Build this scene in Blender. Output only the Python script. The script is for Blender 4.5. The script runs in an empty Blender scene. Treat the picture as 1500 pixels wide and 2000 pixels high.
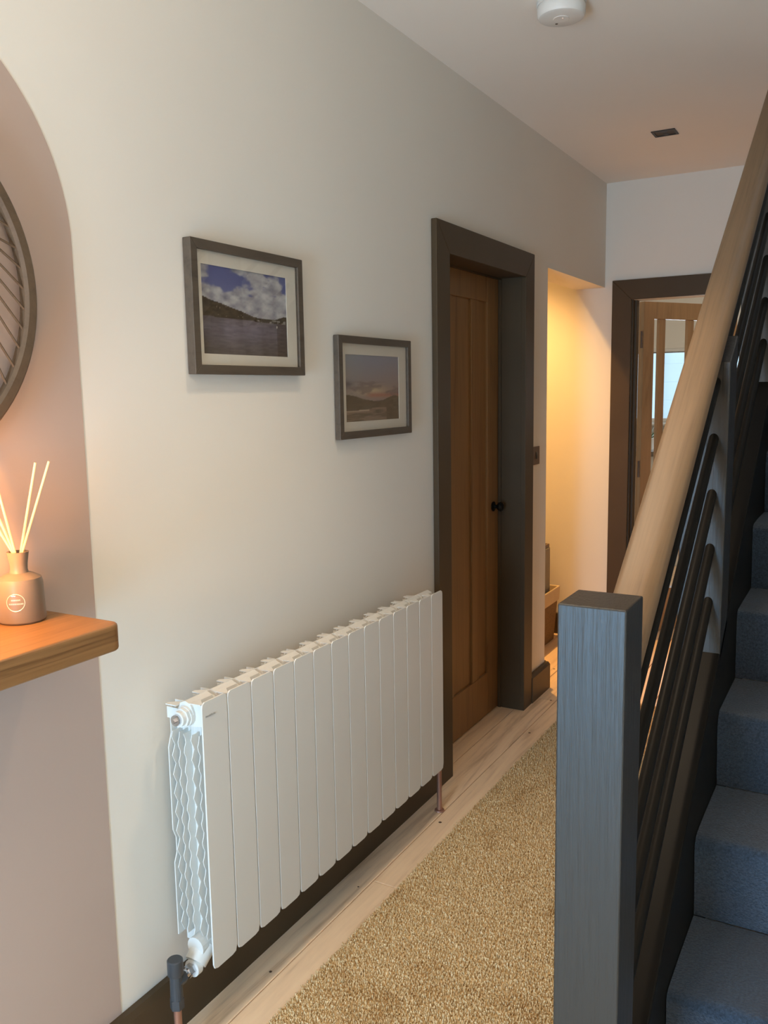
import bpy, bmesh, math, random
import numpy as np
from mathutils import Vector, Matrix

S = bpy.context.scene
COL = S.collection
rnd = random.Random(7)

# ------------------------------------------------------------------ camera
cam_d = bpy.data.cameras.new('camera'); cam = bpy.data.objects.new('camera', cam_d); COL.objects.link(cam)
CX, CZ = 1.29574533, 1.3943578
F = Vector((-0.49065657, 0.86036251, -0.13795827)); R = Vector((0.86970469, 0.49328535, -0.01683192)); U = Vector((-0.05357124, 0.12824165, 0.99029501))
m = Matrix.Identity(4)
for i in range(3):
    m[i][0] = R[i]; m[i][1] = U[i]; m[i][2] = -F[i]
m[0][3] = CX; m[1][3] = 0.0; m[2][3] = CZ
cam.matrix_world = m
cam_d.sensor_fit = 'VERTICAL'; cam_d.sensor_height = 36.0; cam_d.sensor_width = 27.0
cam_d.lens = 1684.16 * 36.0 / 2000.0
cam_d.clip_start = 0.02
S.camera = cam

# ------------------------------------------------------------------ world, lights, exposure
w = bpy.data.worlds.new('world'); S.world = w; w.use_nodes = True
w.node_tree.nodes['Background'].inputs[0].default_value = (0.60, 0.78, 0.92, 1)
w.node_tree.nodes['Background'].inputs[1].default_value = 2.2

def area(name, loc, target, sx, sy, power, color):
    d = bpy.data.lights.new(name, 'AREA'); d.shape = 'RECTANGLE'; d.size = sx; d.size_y = sy
    d.energy = power; d.color = color
    o = bpy.data.objects.new(name, d); COL.objects.link(o); o.location = loc
    o.rotation_euler = (Vector(target) - Vector(loc)).to_track_quat('-Z', 'Y').to_euler()
    return o
def point(name, loc, power, color, r=0.03):
    d = bpy.data.lights.new(name, 'POINT'); d.energy = power; d.color = color; d.shadow_soft_size = r
    o = bpy.data.objects.new(name, d); COL.objects.link(o); o.location = loc
    return o
# daylight through the glazed front door behind the camera
area('front_door_daylight', (0.62, -1.28, 0.75), (0.45, 1.0, 0.60), 0.60, 1.15, 66.0, (0.29, 0.62, 1.0))
# added warm hall fills without a fitting, one behind the camera, one overhead
point('hall_back_fill', (0.60, -1.15, 1.35), 32.0, (1.0, 0.74, 0.48), 0.14)
point('hall_top_fill', (0.80, 0.35, 2.10), 9.0, (1.0, 0.74, 0.50), 0.12)  # added overhead fill for floor, rug and upper wall
# glowing lamp on the shelf, just left of the frame
LAMP_POWER = 160.0
# added hall spot that lifts floor and rug; then the passage ceiling spot
dl_ = bpy.data.lights.new('hall_floor_fill', 'SPOT'); dl_.energy = 46.0; dl_.color = (1.0, 0.76, 0.52); dl_.spot_size = math.radians(84); dl_.spot_blend = 1.0; dl_.shadow_soft_size = 0.06
do_ = bpy.data.objects.new('hall_floor_fill', dl_); COL.objects.link(do_); do_.location = (0.62, 1.55, 2.43)
sp_ = bpy.data.lights.new('passage_spot', 'SPOT'); sp_.energy = 175.0; sp_.color = (1.0, 0.53, 0.16); sp_.spot_size = math.radians(98); sp_.spot_blend = 1.0; sp_.shadow_soft_size = 0.03
so_ = bpy.data.objects.new('passage_spot', sp_); COL.objects.link(so_); so_.location = (-0.45, 4.22, 2.39)
point('passage_fill', (-0.45, 3.0, 2.38), 12.0, (1.0, 0.62, 0.22), 0.03)  # second passage light, added as fill for the end wall
# daylight of the far room window
area('far_room_daylight', (0.1, 7.35, 1.42), (0.2, 5.0, 1.2), 1.3, 0.7, 22.0, (0.80, 0.90, 1.0))
area('far_room_warm_area', (0.9, 6.0, 2.40), (0.5, 5.6, 0.0), 0.4, 0.4, 9.0, (1.0, 0.80, 0.58))  # warm downward area light in the far room, no fitting modelled
# unseen bluish fill above the stairs, its tint kept for the carpet
area('stair_fill', (1.5, 3.6, 4.6), (1.45, 2.6, 1.5), 0.6, 0.6, 6.0, (0.75, 0.84, 1.0))

S.view_settings.view_transform = 'Standard'; S.view_settings.look = 'None'
S.view_settings.gamma = 1.0; S.view_settings.exposure = 0.0
S.view_settings.use_curve_mapping = False

# ------------------------------------------------------------------ materials
def srgb(r, g, b):
    f = lambda c: (c / 255 / 12.92) if c / 255 <= 0.04045 else ((c / 255 + 0.055) / 1.055) ** 2.4
    return (f(r), f(g), f(b), 1)
def new_mat(name, rough=0.6, metal=0.0, spec=0.5):
    mt = bpy.data.materials.new(name); mt.use_nodes = True
    b = mt.node_tree.nodes['Principled BSDF']
    b.inputs['Roughness'].default_value = rough; b.inputs['Metallic'].default_value = metal
    b.inputs['Specular IOR Level'].default_value = spec
    return mt, mt.node_tree, b
def N(nt, t, **kw):
    n = nt.nodes.new(t)
    for k, v in kw.items(): setattr(n, k, v)
    return n
def coords(nt, scale, kind='Object', rot=(0, 0, 0), rand=False, pre=None):
    tc = N(nt, 'ShaderNodeTexCoord'); mp = N(nt, 'ShaderNodeMapping')
    mp.inputs['Scale'].default_value = scale; mp.inputs['Rotation'].default_value = rot
    if pre:
        m0 = N(nt, 'ShaderNodeMapping'); m0.inputs['Rotation'].default_value = pre
        nt.links.new(tc.outputs[kind], m0.inputs['Vector']); nt.links.new(m0.outputs[0], mp.inputs['Vector'])
    else: nt.links.new(tc.outputs[kind], mp.inputs['Vector'])
    if rand:
        oi = N(nt, 'ShaderNodeObjectInfo'); mu = N(nt, 'ShaderNodeMath', operation='MULTIPLY'); mu.inputs[1].default_value = 37.0
        nt.links.new(oi.outputs['Random'], mu.inputs[0]); cb = N(nt, 'ShaderNodeCombineXYZ')
        for i in range(3): nt.links.new(mu.outputs[0], cb.inputs[i])
        nt.links.new(cb.outputs[0], mp.inputs['Location'])
    return mp.outputs[0]
def ramp(nt, src, stops):
    r = N(nt, 'ShaderNodeValToRGB'); el = r.color_ramp.elements
    el[0].position, el[0].color = stops[0]; el[1].position, el[1].color = stops[-1]
    for p, c in stops[1:-1]:
        e = el.new(p); e.color = c
    nt.links.new(src, r.inputs[0]); return r.outputs[0]
def noise(nt, vec, scale, detail=3, rough=0.5, dist=0.0):
    n = N(nt, 'ShaderNodeTexNoise'); n.inputs['Scale'].default_value = scale; n.inputs['Detail'].default_value = detail
    n.inputs['Roughness'].default_value = rough; n.inputs['Distortion'].default_value = dist
    nt.links.new(vec, n.inputs['Vector']); return n.outputs['Fac']
def bump(nt, b, h, strength, dist=0.01):
    bp = N(nt, 'ShaderNodeBump'); bp.inputs['Strength'].default_value = strength; bp.inputs['Distance'].default_value = dist
    nt.links.new(h, bp.inputs['Height']); nt.links.new(bp.outputs[0], b.inputs['Normal'])
def sc(c, k): return (min(1, c[0] * k), min(1, c[1] * k), min(1, c[2] * k), 1)

def paint(name, c, rough=0.6, var=0.04, nscale=3.0, bs=0.05, bscale=90, spec=0.4, metal=0.0):
    mt, nt, b = new_mat(name, rough, metal, spec)
    v = coords(nt, (1, 1, 1))
    nt.links.new(ramp(nt, noise(nt, v, nscale), [(0.3, sc(c, 1 - var)), (0.7, sc(c, 1 + var))]), b.inputs['Base Color'])
    if bs: bump(nt, b, noise(nt, v, bscale, 4), bs, 0.002)
    return mt
def wood(name, base, dark, axis=(18, 1.4, 18), rough=0.45, rand=False, knots=False, bs=0.1, fine=6.0, spec=0.4, pre=None):
    mt, nt, b = new_mat(name, rough, 0, spec)
    v = coords(nt, axis, rand=rand, pre=pre)
    n1 = noise(nt, v, 1.0, 5, 0.6, 1.2); n2 = noise(nt, v, fine, 4, 0.7)
    mx = N(nt, 'ShaderNodeMath', operation='MULTIPLY_ADD'); mx.inputs[1].default_value = 0.35
    nt.links.new(n2, mx.inputs[0]); nt.links.new(n1, mx.inputs[2])
    col = ramp(nt, mx.outputs[0], [(0.45, dark), (0.62, base), (0.86, sc(base, 1.18))])
    if rand:
        oi = N(nt, 'ShaderNodeObjectInfo'); mr = N(nt, 'ShaderNodeMapRange'); mr.inputs['To Min'].default_value = 0.86; mr.inputs['To Max'].default_value = 1.12
        nt.links.new(oi.outputs['Random'], mr.inputs['Value'])
        mm = N(nt, 'ShaderNodeVectorMath', operation='SCALE'); nt.links.new(col, mm.inputs[0]); nt.links.new(mr.outputs[0], mm.inputs['Scale']); col = mm.outputs[0]
    if knots:
        v2 = coords(nt, (1, 0.55, 1), rand=rand)
        vo = N(nt, 'ShaderNodeTexVoronoi'); vo.inputs['Scale'].default_value = 5.2; nt.links.new(v2, vo.inputs['Vector'])
        k = ramp(nt, vo.outputs['Distance'], [(0.03, (0, 0, 0, 1)), (0.075, (1, 1, 1, 1))])
        mx2 = N(nt, 'ShaderNodeMixRGB'); mx2.inputs[1].default_value = sc(dark, 0.35)
        nt.links.new(k, mx2.inputs[0]); nt.links.new(col, mx2.inputs[2]); col = mx2.outputs[0]
    nt.links.new(col, b.inputs['Base Color'])
    bump(nt, b, mx.outputs[0], bs, 0.003)
    return mt

M = {}
M['wall'] = paint('off_white_wall_paint', (0.79, 0.745, 0.66, 1), 0.75, 0.02, 1.2, 0.06, 140)
M['rails'] = paint('near_black_rail_paint', (0.010, 0.0085, 0.0065, 1), 0.45, 0.06, 5, 0.05, 60, 0.10)
M['ceiling'] = paint('ceiling_paint', (0.88, 0.82, 0.73, 1), 0.8, 0.02, 1.2, 0.03, 90)
M['pink'] = paint('dusky_pink_paint', (0.47, 0.36, 0.30, 1), 0.7, 0.02, 1.5, 0.05, 120)
M['dark'] = paint('dark_umber_satin_paint', (0.072, 0.048, 0.025, 1), 0.45, 0.06, 5, 0.05, 60, 0.22)
M['white_metal'] = paint('white_enamel', (0.72, 0.71, 0.66, 1), 0.35, 0.01, 4, 0.0, 60, 0.5)
M['plastic'] = paint('white_plastic', (0.72, 0.70, 0.65, 1), 0.4, 0.01, 4, 0.0)
M['chrome'] = paint('chrome', (0.6, 0.6, 0.62, 1), 0.2, 0.02, 4, 0.0, 60, 0.5, 1.0)
M['grey_metal'] = paint('grey_valve_plastic', (0.05, 0.055, 0.06, 1), 0.45, 0.05, 10, 0.0)
M['copper'] = paint('copper_pipe', (0.42, 0.22, 0.15, 1), 0.4, 0.08, 12, 0.0, 60, 0.5, 0.55)
M['bronze'] = paint('bronze_plate', (0.16, 0.10, 0.065, 1), 0.4, 0.05, 12, 0.0, 60, 0.5, 0.5)
M['frame'] = wood('dark_taupe_frame_wood', (0.085, 0.066, 0.047, 1), (0.06, 0.046, 0.033, 1), (30, 3, 30), 0.5, bs=0.08)
M['mount'] = paint('mount_card', (0.62, 0.58, 0.49, 1), 0.85, 0.01, 4, 0.0)
M['oak_shelf'] = wood('oak_shelf_wood', (0.25, 0.128, 0.048, 1), (0.13, 0.060, 0.020, 1), (46, 1.5, 70), 0.42, bs=0.06, fine=4)
M['oak_rail'] = wood('oak_handrail_wood', (0.195, 0.120, 0.062, 1), (0.150, 0.090, 0.045, 1), (70, 1.6, 70), 0.5, bs=0.05, fine=4, pre=(-math.atan(0.715), 0, 0))
M['oak_door'] = wood('oak_door_wood', (0.24, 0.125, 0.044, 1), (0.17, 0.082, 0.027, 1), (16, 16, 1.2), 0.45, bs=0.05, fine=5)
M['oak_glazed'] = wood('oak_glazed_door_wood', (0.36, 0.20, 0.085, 1), (0.25, 0.135, 0.052, 1), (16, 16, 1.2), 0.45, bs=0.05)
M['board'] = wood('pine_floorboard', (0.86, 0.63, 0.41, 1), (0.58, 0.38, 0.22, 1), (13, 0.9, 13), 0.42, rand=True, knots=True, bs=0.05, fine=4)
M['gap'] = paint('dark_gap', (0.10, 0.06, 0.03, 1), 0.9, 0.02, 4, 0.0)
M['nail'] = paint('iron_nail', (0.10, 0.06, 0.035, 1), 0.6, 0.05, 10, 0.0)
M['basket'] = wood('woven_basket', (0.20, 0.125, 0.055, 1), (0.10, 0.06, 0.025, 1), (60, 60, 120), 0.7, bs=0.3)
M['liner'] = paint('cream_cotton_liner', (0.66, 0.52, 0.33, 1), 0.9, 0.03, 20, 0.1)
M['greybag'] = paint('grey_felt', (0.33, 0.29, 0.22, 1), 0.9, 0.04, 20, 0.1)
M['maker'] = paint('grey_print', (0.40, 0.39, 0.36, 1), 0.6, 0.02, 10, 0.0)
M['reed'] = paint('pale_reed', (0.85, 0.66, 0.36, 1), 0.6, 0.05, 30, 0.0)
M['bottle'] = paint('matt_taupe_ceramic', (0.215, 0.158, 0.112, 1), 0.38, 0.02, 10, 0.0)
M['badge'] = paint('pale_metal_badge', (0.85, 0.72, 0.60, 1), 0.3, 0.02, 10, 0.0, 60, 0.5, 0.3)
M['ring'] = wood('dark_bronze_ring', (0.10, 0.066, 0.038, 1), (0.075, 0.048, 0.027, 1), (30, 30, 30), 0.6, bs=0.05)
M['fence'] = paint('pale_fence_boards', (0.70, 0.78, 0.82, 1), 0.8, 0.06, 2, 0.05)
M['leaf'] = paint('leaf_green', (0.10, 0.15, 0.07, 1), 0.6, 0.3, 20, 0.0)

# newel paint: brushed vertical strokes
mt, nt, b = new_mat('brushed_slate_paint', 0.40, 0, 0.40)
v = coords(nt, (1, 1, 0.03)); hN = noise(nt, v, 190, 4, 0.6, 0.3)
c0 = (0.026, 0.023, 0.019, 1)
nt.links.new(ramp(nt, noise(nt, coords(nt, (1, 1, 0.15)), 9, 3), [(0.3, sc(c0, 0.9)), (0.7, sc(c0, 1.1))]), b.inputs['Base Color'])
bump(nt, b, hN, 0.55, 0.002); M['newel'] = mt

# stair carpet
mt, nt, b = new_mat('slate_blue_carpet', 0.95, 0, 0.1)
v = coords(nt, (1, 1, 1))
cA = ramp(nt, noise(nt, v, 210, 3, 0.7), [(0.3, (0.016, 0.030, 0.048, 1)), (0.7, (0.060, 0.096, 0.150, 1))])
cB = ramp(nt, noise(nt, v, 6, 3, 0.6, 0.6), [(0.48, (1.0, 1.0, 1.0, 1)), (0.75, (1.35, 1.02, 0.92, 1))])
mx = N(nt, 'ShaderNodeMixRGB', blend_type='MULTIPLY'); mx.inputs[0].default_value = 1
nt.links.new(cA, mx.inputs[1]); nt.links.new(cB, mx.inputs[2]); nt.links.new(mx.outputs[0], b.inputs['Base Color'])
bump(nt, b, noise(nt, v, 260, 4, 0.7), 0.9, 0.006)
b.inputs['Sheen Weight'].default_value = 0.3
M['carpet'] = mt

# rug
mt, nt, b = new_mat('gold_shag_pile', 0.85, 0, 0.2)
v = coords(nt, (1, 1, 1))
cA = ramp(nt, noise(nt, v, 120, 2, 0.6), [(0.3, (0.60, 0.40, 0.19, 1)), (0.5, (0.85, 0.63, 0.34, 1)), (0.75, (0.98, 0.84, 0.56, 1))])
cB = ramp(nt, noise(nt, v, 3.5, 3, 0.6, 0.8), [(0.30, (0.80, 0.72, 0.62, 1)), (0.45, (1, 1, 1, 1)), (0.8, (1.0, 1.0, 1.0, 1))])
mx = N(nt, 'ShaderNodeMixRGB', blend_type='MULTIPLY'); mx.inputs[0].default_value = 1
nt.links.new(cA, mx.inputs[1]); nt.links.new(cB, mx.inputs[2]); nt.links.new(mx.outputs[0], b.inputs['Base Color'])
M['rug'] = mt

mt, nt, b = new_mat('print', 0.7, 0, 0.2)
at = N(nt, 'ShaderNodeAttribute', attribute_name='Col'); nt.links.new(at.outputs['Color'], b.inputs['Base Color']); M['print'] = mt

def glass(name, tint=(1, 1, 1, 1), refl=0.06):
    mt = bpy.data.materials.new(name); mt.use_nodes = True; nt = mt.node_tree; nt.nodes.clear()
    o = N(nt, 'ShaderNodeOutputMaterial'); mix = N(nt, 'ShaderNodeMixShader'); t = N(nt, 'ShaderNodeBsdfTransparent'); g = N(nt, 'ShaderNodeBsdfGlossy')
    g.inputs['Roughness'].default_value = 0.02; t.inputs[0].default_value = tint
    lw = N(nt, 'ShaderNodeLayerWeight'); lw.inputs['Blend'].default_value = 0.5
    pw = N(nt, 'ShaderNodeMath', operation='POWER'); pw.inputs[1].default_value = 4.0
    ma = N(nt, 'ShaderNodeMath', operation='MULTIPLY_ADD'); ma.inputs[1].default_value = 0.5; ma.inputs[2].default_value = 0.025
    nt.links.new(lw.outputs['Facing'], pw.inputs[0]); nt.links.new(pw.outputs[0], ma.inputs[0]); nt.links.new(ma.outputs[0], mix.inputs[0]); nt.links.new(t.outputs[0], mix.inputs[1]); nt.links.new(g.outputs[0], mix.inputs[2]); nt.links.new(mix.outputs[0], o.inputs[0])
    return mt
M['glass'] = glass('clear_glass')
mt = bpy.data.materials.new('lamp_globe'); mt.use_nodes = True; nt = mt.node_tree; nt.nodes.clear()
o_ = N(nt, 'ShaderNodeOutputMaterial'); e_ = N(nt, 'ShaderNodeEmission'); e_.inputs[0].default_value = (1, 0.46, 0.15, 1); e_.inputs[1].default_value = LAMP_POWER
nt.links.new(e_.outputs[0], o_.inputs[0]); M['globe'] = mt

# ------------------------------------------------------------------ mesh helpers
class MB:
    def __init__(s): s.v = []; s.f = []
    def add(s, vs, fs):
        k = len(s.v); s.v += [tuple(p) for p in vs]; s.f += [tuple(i + k for i in f) for f in fs]; return s
    def box(s, x0, x1, y0, y1, z0, z1):
        vs = [(x, y, z) for x in (x0, x1) for y in (y0, y1) for z in (z0, z1)]
        return s.add(vs, [(0, 1, 3, 2), (4, 6, 7, 5), (0, 4, 5, 1), (2, 3, 7, 6), (0, 2, 6, 4), (1, 5, 7, 3)])
    def prism(s, poly, a, b, ax='x'):
        n = len(poly)
        def P(u, w_, t): return {'x': (t, u, w_), 'y': (u, t, w_), 'z': (u, w_, t)}[ax]
        vs = [P(u, w_, a) for u, w_ in poly] + [P(u, w_, b) for u, w_ in poly]
        fs = [tuple(range(n))[::-1], tuple(range(n, 2 * n))] + [(i, (i + 1) % n, n + (i + 1) % n, n + i) for i in range(n)]
        return s.add(vs, fs)
    def tube(s, pts, r, n=12, caps=True):
        pts = [Vector(p) for p in pts]; rs = r if isinstance(r, (list, tuple)) else [r] * len(pts)
        rings = []; up = None
        for i, p in enumerate(pts):
            d = (pts[min(i + 1, len(pts) - 1)] - pts[max(i - 1, 0)]).normalized()
            if up is None: up = Vector((0, 0, 1)) if abs(d.z) < 0.9 else Vector((1, 0, 0))
            a = d.cross(up).normalized(); bb = a.cross(d).normalized(); up = bb
            rings.append([p + (a * math.cos(t) + bb * math.sin(t)) * rs[i] for t in [2 * math.pi * k / n for k in range(n)]])
        vs = [q for rg in rings for q in rg]; fs = []
        for i in range(len(pts) - 1):
            for k in range(n): fs.append((i * n + k, i * n + (k + 1) % n, (i + 1) * n + (k + 1) % n, (i + 1) * n + k))
        if caps: fs += [tuple(range(n))[::-1], tuple((len(pts) - 1) * n + k for k in range(n))]
        return s.add(vs, fs)
    def lathe(s, prof, c, n=40):
        vs = []; fs = []
        for r, z in prof:
            for k in range(n): vs.append((c[0] + r * math.cos(2 * math.pi * k / n), c[1] + r * math.sin(2 * math.pi * k / n), c[2] + z))
        for i in range(len(prof) - 1):
            for k in range(n): fs.append((i * n + k, i * n + (k + 1) % n, (i + 1) * n + (k + 1) % n, (i + 1) * n + k))
        fs += [tuple(range(n))[::-1], tuple((len(prof) - 1) * n + k for k in range(n))]
        return s.add(vs, fs)
OFF = {}
def link(name, me, m_, parent=None):
    o = bpy.data.objects.new(name, me); COL.objects.link(o)
    if m_ and not me.materials: me.materials.append(m_)
    if parent: o.parent = parent
    return o
def fix(me):
    bm = bmesh.new(); bm.from_mesh(me); bmesh.ops.remove_doubles(bm, verts=bm.verts, dist=1e-6)
    bmesh.ops.recalc_face_normals(bm, faces=bm.faces); bm.to_mesh(me); bm.free()
def obj(name, mb, m_, parent=None, bevel=0, seg=2, smooth=False):
    """verts of mb are world coordinates; a thing's Empty keeps its own offset"""
    off = OFF.get(parent.name, Vector((0, 0, 0))) if parent else Vector((0, 0, 0))
    me = bpy.data.meshes.new(name)
    me.from_pydata([(x - off[0], y - off[1], z - off[2]) for x, y, z in mb.v], [], mb.f); fix(me)
    if smooth:
        me.polygons.foreach_set('use_smooth', [True] * len(me.polygons))
        me.set_sharp_from_angle(angle=math.radians(38))
    o = link(name, me, M[m_] if isinstance(m_, str) else m_, parent); OFF[o.name] = off
    if bevel:
        bv = o.modifiers.new('bevel', 'BEVEL'); bv.width = bevel; bv.segments = seg; bv.limit_method = 'ANGLE'; bv.angle_limit = math.radians(40)
        bv.harden_normals = False
    return o
def thing(name, label, cat, loc, group=None):
    o = bpy.data.objects.new(name, None); COL.objects.link(o); o.location = loc; o.empty_display_size = 0.05
    o['label'] = label; o['category'] = cat
    if group: o['group'] = group
    OFF[o.name] = Vector(loc); return o
def tag(o, label, cat, group=None):
    o['label'] = label; o['category'] = cat
    if group: o['group'] = group
    return o
def struct(name, mb=None, m_=None, label=None, **k):
    if mb is None:
        o = bpy.data.objects.new(name, None); COL.objects.link(o); OFF[o.name] = Vector((0, 0, 0))
    else: o = obj(name, mb, m_, **k)
    o['kind'] = 'structure'
    if label: o['label'] = label
    return o

H = 2.4574; YF = 4.6927; YB = -1.35; WT = 0.161
DL0, DL1, DLT = 2.7106, 3.4407, 1.851            # oak door opening in the left wall
OP0, OPT = 3.7692, 1.925                          # side passage opening
XS = 1.98                                         # right wall of the stairs
FX0, FX1, FT = 0.146, 0.876, 1.853                # far door opening

# ------------------------------------------------------------------ room shell
wl = MB()
wl.box(-WT, 0, YB, DL0 - 0.02, -0.02, H).box(-WT, 0, DL0 - 0.02, DL1 + 0.02, DLT + 0.02, H).box(-WT, 0, DL1 + 0.02, OP0, -0.02, H).box(-WT, 0, OP0, YF, OPT, H)
wall_left = struct('wall_left', wl, 'wall', 'off-white left hall wall with dusky pink painted arch')
# painted arch (paint only, 1 mm proud)
yc, zc, r_ = 0.746, 1.665, 0.39
pts = [(yc + r_, -0.01)] + [(yc + r_ * math.cos(t), zc + r_ * math.sin(t)) for t in np.linspace(0, math.pi, 49)] + [(yc - r_, -0.01)]
obj('painted_arch', MB().prism(pts, 0.0002, 0.0012, 'x'), 'pink', wall_left)['label'] = 'dusky pink painted arch on the wall'

struct('wall_far', MB().box(-1.6, FX0 - 0.001, YF, YF + 0.11, -0.02, H).box(FX0 - 0.001, FX1 + 0.001, YF, YF + 0.11, FT, H).box(FX1 + 0.001, 1.04, YF, YF + 0.11, -0.02, H).box(1.04, XS, YF, YF + 0.11, -0.02, 4.8), 'wall', 'off-white end wall of the hall around the glazed door')
struct('wall_right', MB().box(XS, XS + 0.1, YB, YF + 0.1, -0.02, 4.8), 'wall', 'wall along the right side of the stairs')
struct('wall_back', MB().box(-WT, 0.28, YB - 0.1, YB, -0.02, H).box(0.28, 0.96, YB - 0.1, YB, 1.75, H).box(0.28, 0.96, YB - 0.1, YB, -0.02, 0.15).box(0.96, XS, YB - 0.1, YB, -0.02, H), 'wall', 'wall with the front door behind the viewer')
struct('wall_stairwell', MB().box(1.04, 1.12, 0.9, YF, H, 4.8).box(1.12, XS, 0.82, 0.9, H, 4.8), 'wall', 'upper walls around the stairwell')
struct('wall_passage', MB().box(-1.6, -1.5, 2.0, YF, -0.02, H).box(-1.5, -WT, 2.0, 2.1, -0.02, H), 'wall', 'yellow-lit walls of the side passage')
struct('ceiling', MB().box(-0.0, 1.04, YB, YF, H, H + 0.08).box(1.04, XS, YB, 0.82, H, H + 0.08).box(-1.5, 0, 2.1, YF, H, H + 0.08).box(1.12, XS, 0.9, YF, 4.8, 4.88), 'ceiling', 'smooth pale ceiling of the hall')

# far room
YW = 7.5
struct('wall_far_room', MB().box(-1.6, -0.62, YW, YW + 0.15, -0.02, H).box(-0.62, 0.85, YW, YW + 0.15, -0.02, 1.10).box(-0.62, 0.85, YW, YW + 0.15, 1.712, H).box(0.85, 2.6, YW, YW + 0.15, -0.02, H)
       .box(-1.6, -1.5, YF + 0.11, YW, -0.02, H).box(2.5, 2.6, YF + 0.11, YW, -0.02, H).box(XS, 2.6, YF, YF + 0.11, -0.02, H), 'wall', 'walls of the room beyond the glazed door')
struct('ceiling_far_room', MB().box(-1.6, 2.6, YF + 0.11, YW + 0.15, H, H + 0.08), 'ceiling', 'ceiling of the far room')
win = struct('window_1', label='white-framed window of the far room')
obj('window_frame', MB().box(-0.62, 0.85, YW - 0.005, YW + 0.05, 1.10, 1.135).box(-0.62, 0.85, YW + 0.0, YW + 0.05, 1.68, 1.712).box(-0.62, -0.585, YW, YW + 0.05, 1.135, 1.68).box(0.815, 0.85, YW, YW + 0.05, 1.135, 1.68), 'plastic', win, 0.004)
obj('pane', MB().box(-0.585, 0.815, YW + 0.02, YW + 0.024, 1.135, 1.68), 'glass', win)
obj('window_sill', MB().box(-0.66, 0.89, YW - 0.13, YW - 0.005, 1.08, 1.10), 'plastic', win, 0.004)
fe = thing('garden_fence', 'pale grey-blue boarded garden fence outside the far window', 'fence', (0.2, 10.0, 0))
for i in range(9):
    z0 = 0.05 + i * 0.2
    obj('board', MB().box(-4, 4.5, 10.0, 10.025, z0, z0 + 0.2), 'fence', fe, 0.003)
for xx in (-2.6, -0.9, 0.8, 2.5): obj('post', MB().box(xx, xx + 0.09, 9.93, 10.0, 0, 1.9), 'fence', fe, 0.005)
struct('ground_outside', MB().box(-8, 9, YW + 0.15, 16, -0.12, -0.02), 'fence', 'pale paving outside the far window')

# ------------------------------------------------------------------ floor of boards
floor = struct('floor', MB().box(-1.6, 2.6, YB, YW, -0.05, -0.022), 'gap', 'pale pine floorboards running along the hall')
JW = 0.131
xj = 0.1065 - JW * 13
nails = MB()
while xj < 1.9:
    x0, x1 = xj + 0.0015, xj + JW - 0.0015
    if x1 > 1.0: lim = 1.02
    ys = [YB, rnd.uniform(0.6, 1.6), rnd.uniform(3.0, 5.2), YW]
    if abs(xj - 0.1065) < 0.01: ys = [YB, 1.985, 4.9, YW]
    if abs(xj - 0.1065 + JW) < 0.01: ys = [YB, 0.4, 3.62, YW]
    for a, b_ in zip(ys, ys[1:]):
        obj('floorboard', MB().box(x0, x1, a + 0.0008, b_ - 0.0008, -0.022, 0.0), 'board', floor, 0.0012, 1)
    if -0.2 < xj < 0.2:
        for k in range(16):
            yy = -0.15 + k * 0.42
            for dx in (0.022, JW - 0.022):
                if rnd.random() < 0.35: continue
                c = (xj + dx, yy + rnd.uniform(-.012, .012), 0.0002)
                q_ = rnd.uniform(0.6, 1.25); nails.lathe([(0.0046 * q_, 0.0), (0.0040 * q_, 0.0004)], c, 8)
    xj += JW
nh = obj('nail_heads', nails, 'nail', floor); nh['kind'] = 'stuff'

# ------------------------------------------------------------------ skirting boards
def skirt(y0, y1):
    t = 0.127
    return MB().prism([(0.0012, 0.0), (0.0253, 0.0), (0.0253, t - 0.012), (0.016, t), (0.0012, t)], y0, y1, 'y')
sk = skirt(YB, 2.6096)
struct('baseboard_left', sk, 'dark', 'dark painted skirting board along the left wall')
s2 = skirt(3.5417, OP0 + 0.012); s2.box(-WT, 0.0, OP0 + 0.0005, OP0 + 0.0225, 0, 0.127)
struct('baseboard_left_end', s2, 'dark', 'short dark skirting board wrapping the wall end at the passage', bevel=0.002)
struct('baseboard_passage', MB().box(-1.5, 0.044, YF - 0.02, YF - 0.0005, 0, 0.12), 'dark', 'skirting board at the foot of the passage wall', bevel=0.003)

# ------------------------------------------------------------------ oak door in the left wall
d1 = struct('door_1', label='brown oak panelled door in the left wall with dark surround')
AW = 0.1005; AX = 0.0216; AT = 1.9509
a0, a1 = 2.6106, 3.5407
arch = MB()
arch.prism([(a0, 0), (a0 + AW, 0), (a0 + AW, AT - AW), (a0, AT)], 0.001, AX, 'x')
obj('architrave', arch, 'dark', d1, 0.002)
obj('architrave', MB().prism([(a1 - AW, 0), (a1, 0), (a1, AT), (a1 - AW, AT - AW)], 0.001, AX, 'x'), 'dark', d1, 0.002)
obj('architrave', MB().prism([(a0, AT), (a0 + AW, AT - AW), (a1 - AW, AT - AW), (a1, AT)], 0.001, AX, 'x'), 'dark', d1, 0.002)
obj('door_jamb', MB().box(-WT + 0.001, 0.003, DL1 + 0.0, DL1 + 0.02, 0, DLT + 0.02), 'dark', d1, 0.001)
obj('door_jamb', MB().box(-WT + 0.001, 0.003, DL0 - 0.02, DL0, 0, DLT + 0.02), 'dark', d1, 0.001)
obj('door_head', MB().box(-WT + 0.001, 0.003, DL0, DL1, DLT, DLT + 0.02), 'dark', d1, 0.001)
st = MB().box(-0.098, -0.086, DL1 - 0.006, DL1, 0, DLT).box(-0.098, -0.086, DL0, DL0 + 0.006, 0, DLT).box(-0.098, -0.086, DL0 + 0.006, DL1 - 0.006, DLT - 0.006, DLT)
obj('door_stop', st, 'dark', d1)
XD0, XD1 = -0.140, -0.100
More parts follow.
